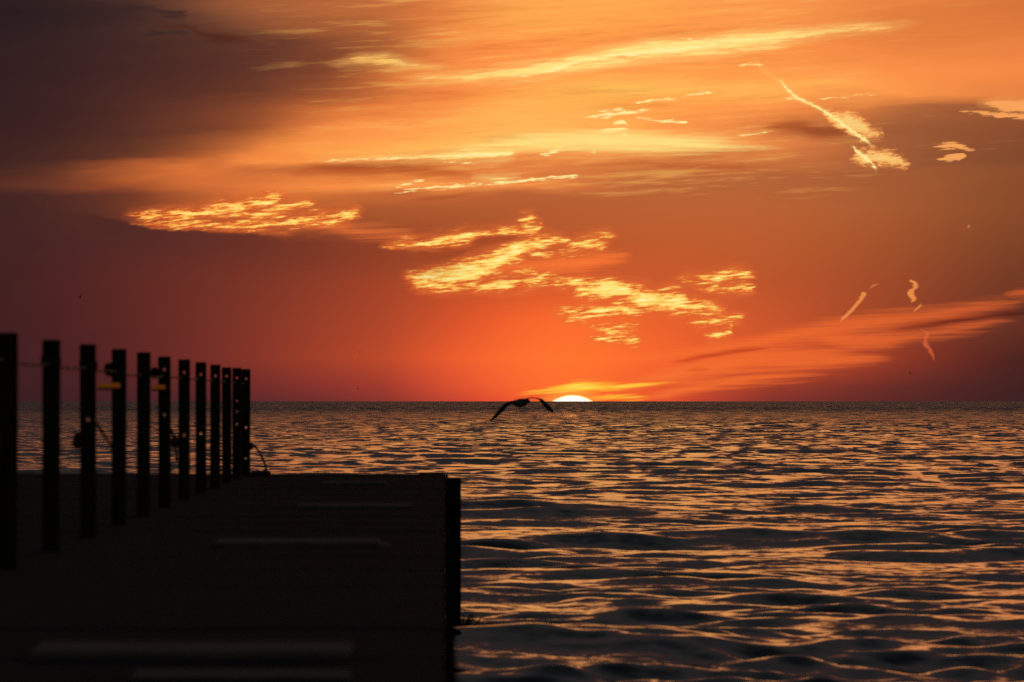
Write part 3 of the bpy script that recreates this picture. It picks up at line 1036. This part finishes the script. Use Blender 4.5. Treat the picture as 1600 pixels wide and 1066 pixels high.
def gull():
    S = 0.00829
    body = []
    ang = math.radians(32)                           # flying away and to the right
    ax = Vector((math.sin(ang), math.cos(ang), 0.05)).normalized()
    side = ax.cross(Vector((0, 0, 1))).normalized()
    up = side.cross(ax).normalized()
    for t, rw, rh, dz in ((-0.25, 0.040, 0.006, 0.012), (-0.20, 0.034, 0.010, 0.010), (-0.14, 0.030, 0.022, 0.004), (-0.07, 0.050, 0.046, 0.0),
                          (0.0, 0.060, 0.058, 0.0), (0.07, 0.054, 0.054, 0.002), (0.12, 0.038, 0.040, 0.008), (0.155, 0.031, 0.033, 0.014),
                          (0.185, 0.030, 0.031, 0.016), (0.212, 0.018, 0.018, 0.013), (0.232, 0.008, 0.009, 0.009), (0.262, 0.004, 0.005, 0.004), (0.275, 0.001, 0.001, 0.0)):
        c = ax * t + up * dz
        body.append([c + side * (rw * math.cos(a)) + up * (rh * math.sin(a)) for a in [2 * math.pi * k / 14 for k in range(14)]])
    parts = [loft(body)]

    def wing(st):
        rings = []
        for (tx, ty, bx, by, yt, yb, th) in st:
            T = Vector(((tx - 813) * S, yt, (630 - ty) * S))
            B = Vector(((bx - 813) * S, yb, (630 - by) * S))
            ch = (B - T)
            nrm = ch.cross(Vector((0.6, 0, -0.8))).normalized() if ch.length > 1e-4 else Vector((0, 1, 0))
            nrm = Vector((0.35, 0.75, 0.55)).normalized()
            ring = []
            for u, k in ((0, 0), (0.15, 0.8), (0.4, 1.0), (0.75, 0.5), (1, 0.05), (0.75, -0.35), (0.4, -0.6), (0.15, -0.6)):
                ring.append(T + ch * u + nrm * (k * th))
            rings.append(ring)
        return loft(rings)
    # stations: upper contour, lower contour, their depths, thickness
    parts.append(wing([(822, 625, 812, 633, -0.05, 0.07, 0.010), (810, 623.8, 806, 633, -0.06, 0.08, 0.010), (800, 626.4, 799, 633, -0.07, 0.08, 0.009),
                       (791, 628.8, 795, 635, -0.075, 0.07, 0.010), (784, 634.4, 789.5, 641.4, -0.06, 0.08, 0.009), (776.5, 642.8, 782, 649, -0.03, 0.09, 0.008),
                       (769.5, 651.6, 774, 656.2, 0.0, 0.09, 0.005), (763.8, 659.4, 765, 660.4, 0.04, 0.08, 0.002), (760.5, 662.6, 760.8, 662.9, 0.07, 0.075, 0.0008)]))
    parts.append(wing([(814, 625, 818, 632, -0.05, 0.07, 0.010), (823, 622.4, 824, 624.6, -0.06, 0.09, 0.009), (832, 621.0, 832.5, 622.7, -0.065, 0.10, 0.007),
                       (840, 622.0, 840.5, 624.6, -0.065, 0.10, 0.007), (847, 623.2, 844.5, 629.6, -0.06, 0.09, 0.009), (853, 627.8, 848.8, 636, -0.05, 0.09, 0.008),
                       (859.5, 634.4, 854.8, 641.4, -0.03, 0.09, 0.007), (865.2, 641.6, 862, 646, 0.0, 0.08, 0.004), (868, 648.6, 867.4, 648.9, 0.05, 0.06, 0.001)]))
    V, F = join(*parts)
    return V, F


V, F = gull()
g = link('seagull', V, F, M_GULL, None, True)
g.location = ((813 - 695) * RAD * 100, 100.0, EYE_Z - 3 * RAD * 100)
rm = g.modifiers.new('one_body', 'REMESH')
rm.mode = 'VOXEL'
rm.voxel_size = 0.005
rm.use_smooth_shade = True
tag(g, 'large seagull gliding low over the water beside the setting sun, wings bowed down', 'bird')


def far_gull():
    b = loft([[(rw * math.cos(a), t, rh * math.sin(a)) for a in [2 * math.pi * k / 8 for k in range(8)]]
              for t, rw, rh in ((-0.22, 0.03, 0.01), (-0.1, 0.05, 0.05), (0.03, 0.065, 0.065), (0.13, 0.04, 0.045), (0.19, 0.03, 0.03), (0.26, 0.004, 0.004))])
    ws = []
    for s in (-1, 1):
        ws.append(loft([[(s * x, y0, z), (s * x, (y0 + y1) / 2, z + th), (s * x, y1, z), (s * x, (y0 + y1) / 2, z - th)]
                        for x, y0, y1, z, th in ((0.02, -0.09, 0.09, 0.03, 0.02), (0.18, -0.08, 0.09, 0.14, 0.015), (0.34, -0.10, 0.03, 0.22, 0.012), (0.58, -0.16, -0.12, 0.28, 0.003))]))
    return join(b, *ws)


V, F = far_gull()
far0 = None
for (px, py, d, rot, lab) in (
        (124.5, 465, 950, (0.1, -0.35, -0.7), 'small dark gull flying high above the row of posts'),
        (561.5, 550.5, 1900, (0, 0.2, 0.4), 'tiny gull speck in red sky, higher of the two left of the big seagull'),
        (559, 608, 2200, (0, -0.2, 1.2), 'tiny dark gull speck just above the horizon left of the big seagull'),
        (915, 537.5, 2400, (0, 0.1, 0.2), 'faintest tiny gull speck straight above the setting sun'),
        (1423, 584, 1500, (0.2, 1.15, 0.6), 'tiny dark gull speck in the dusky sky low on the right')):
    if far0 is None:
        far0 = o = link('distant_gull', V, F, M_FAR, None, True)
    else:
        o = bpy.data.objects.new('distant_gull', far0.data)
        COL.objects.link(o)
    o.location = ((px - 695) * RAD * d, d, EYE_Z + (627 - py) * RAD * d)
    o.rotation_euler = rot
    tag(o, lab, 'bird', 'gulls far out in the sky')

# ------------------------------------------------------------------ splash against the fender pile
rnd = random.Random(21)
parts = []
for k in range(60):
    a = rnd.random() ** 1.4
    x0 = 0.16 + 0.36 * a
    hgt = (0.20 * (1 - a) ** 0.8 + 0.02) * rnd.uniform(0.35, 1.1)
    lean = rnd.uniform(-0.02, 0.10)
    yb = 72.9 + rnd.uniform(-0.5, 0.5)
    parts.append(tube([(x0, yb, 0.05), (x0 + lean * 0.3, yb, 0.22 + hgt * 0.5), (x0 + lean * 0.8, yb, 0.22 + hgt * 0.85), (x0 + lean * 1.3, yb, 0.22 + hgt)],
                      [0.009, 0.006, 0.004, 0.0012], 5))
for k in range(90):
    a = rnd.random() ** 1.3
    r = rnd.uniform(0.002, 0.005)
    parts.append(blob((0.17 + 0.40 * a, 72.9 + rnd.uniform(-0.5, 0.5), 0.28 + rnd.uniform(0, 0.16) * (1 - a * 0.8)), r, r, r, k, 0.1, 4, 6))
V, F = join(*parts)
spl = link('splash', V, F, M_WATER, None, True)
tag(spl, 'small dark splash of spray on the wave below the pier corner', 'splash', None, 'stuff')
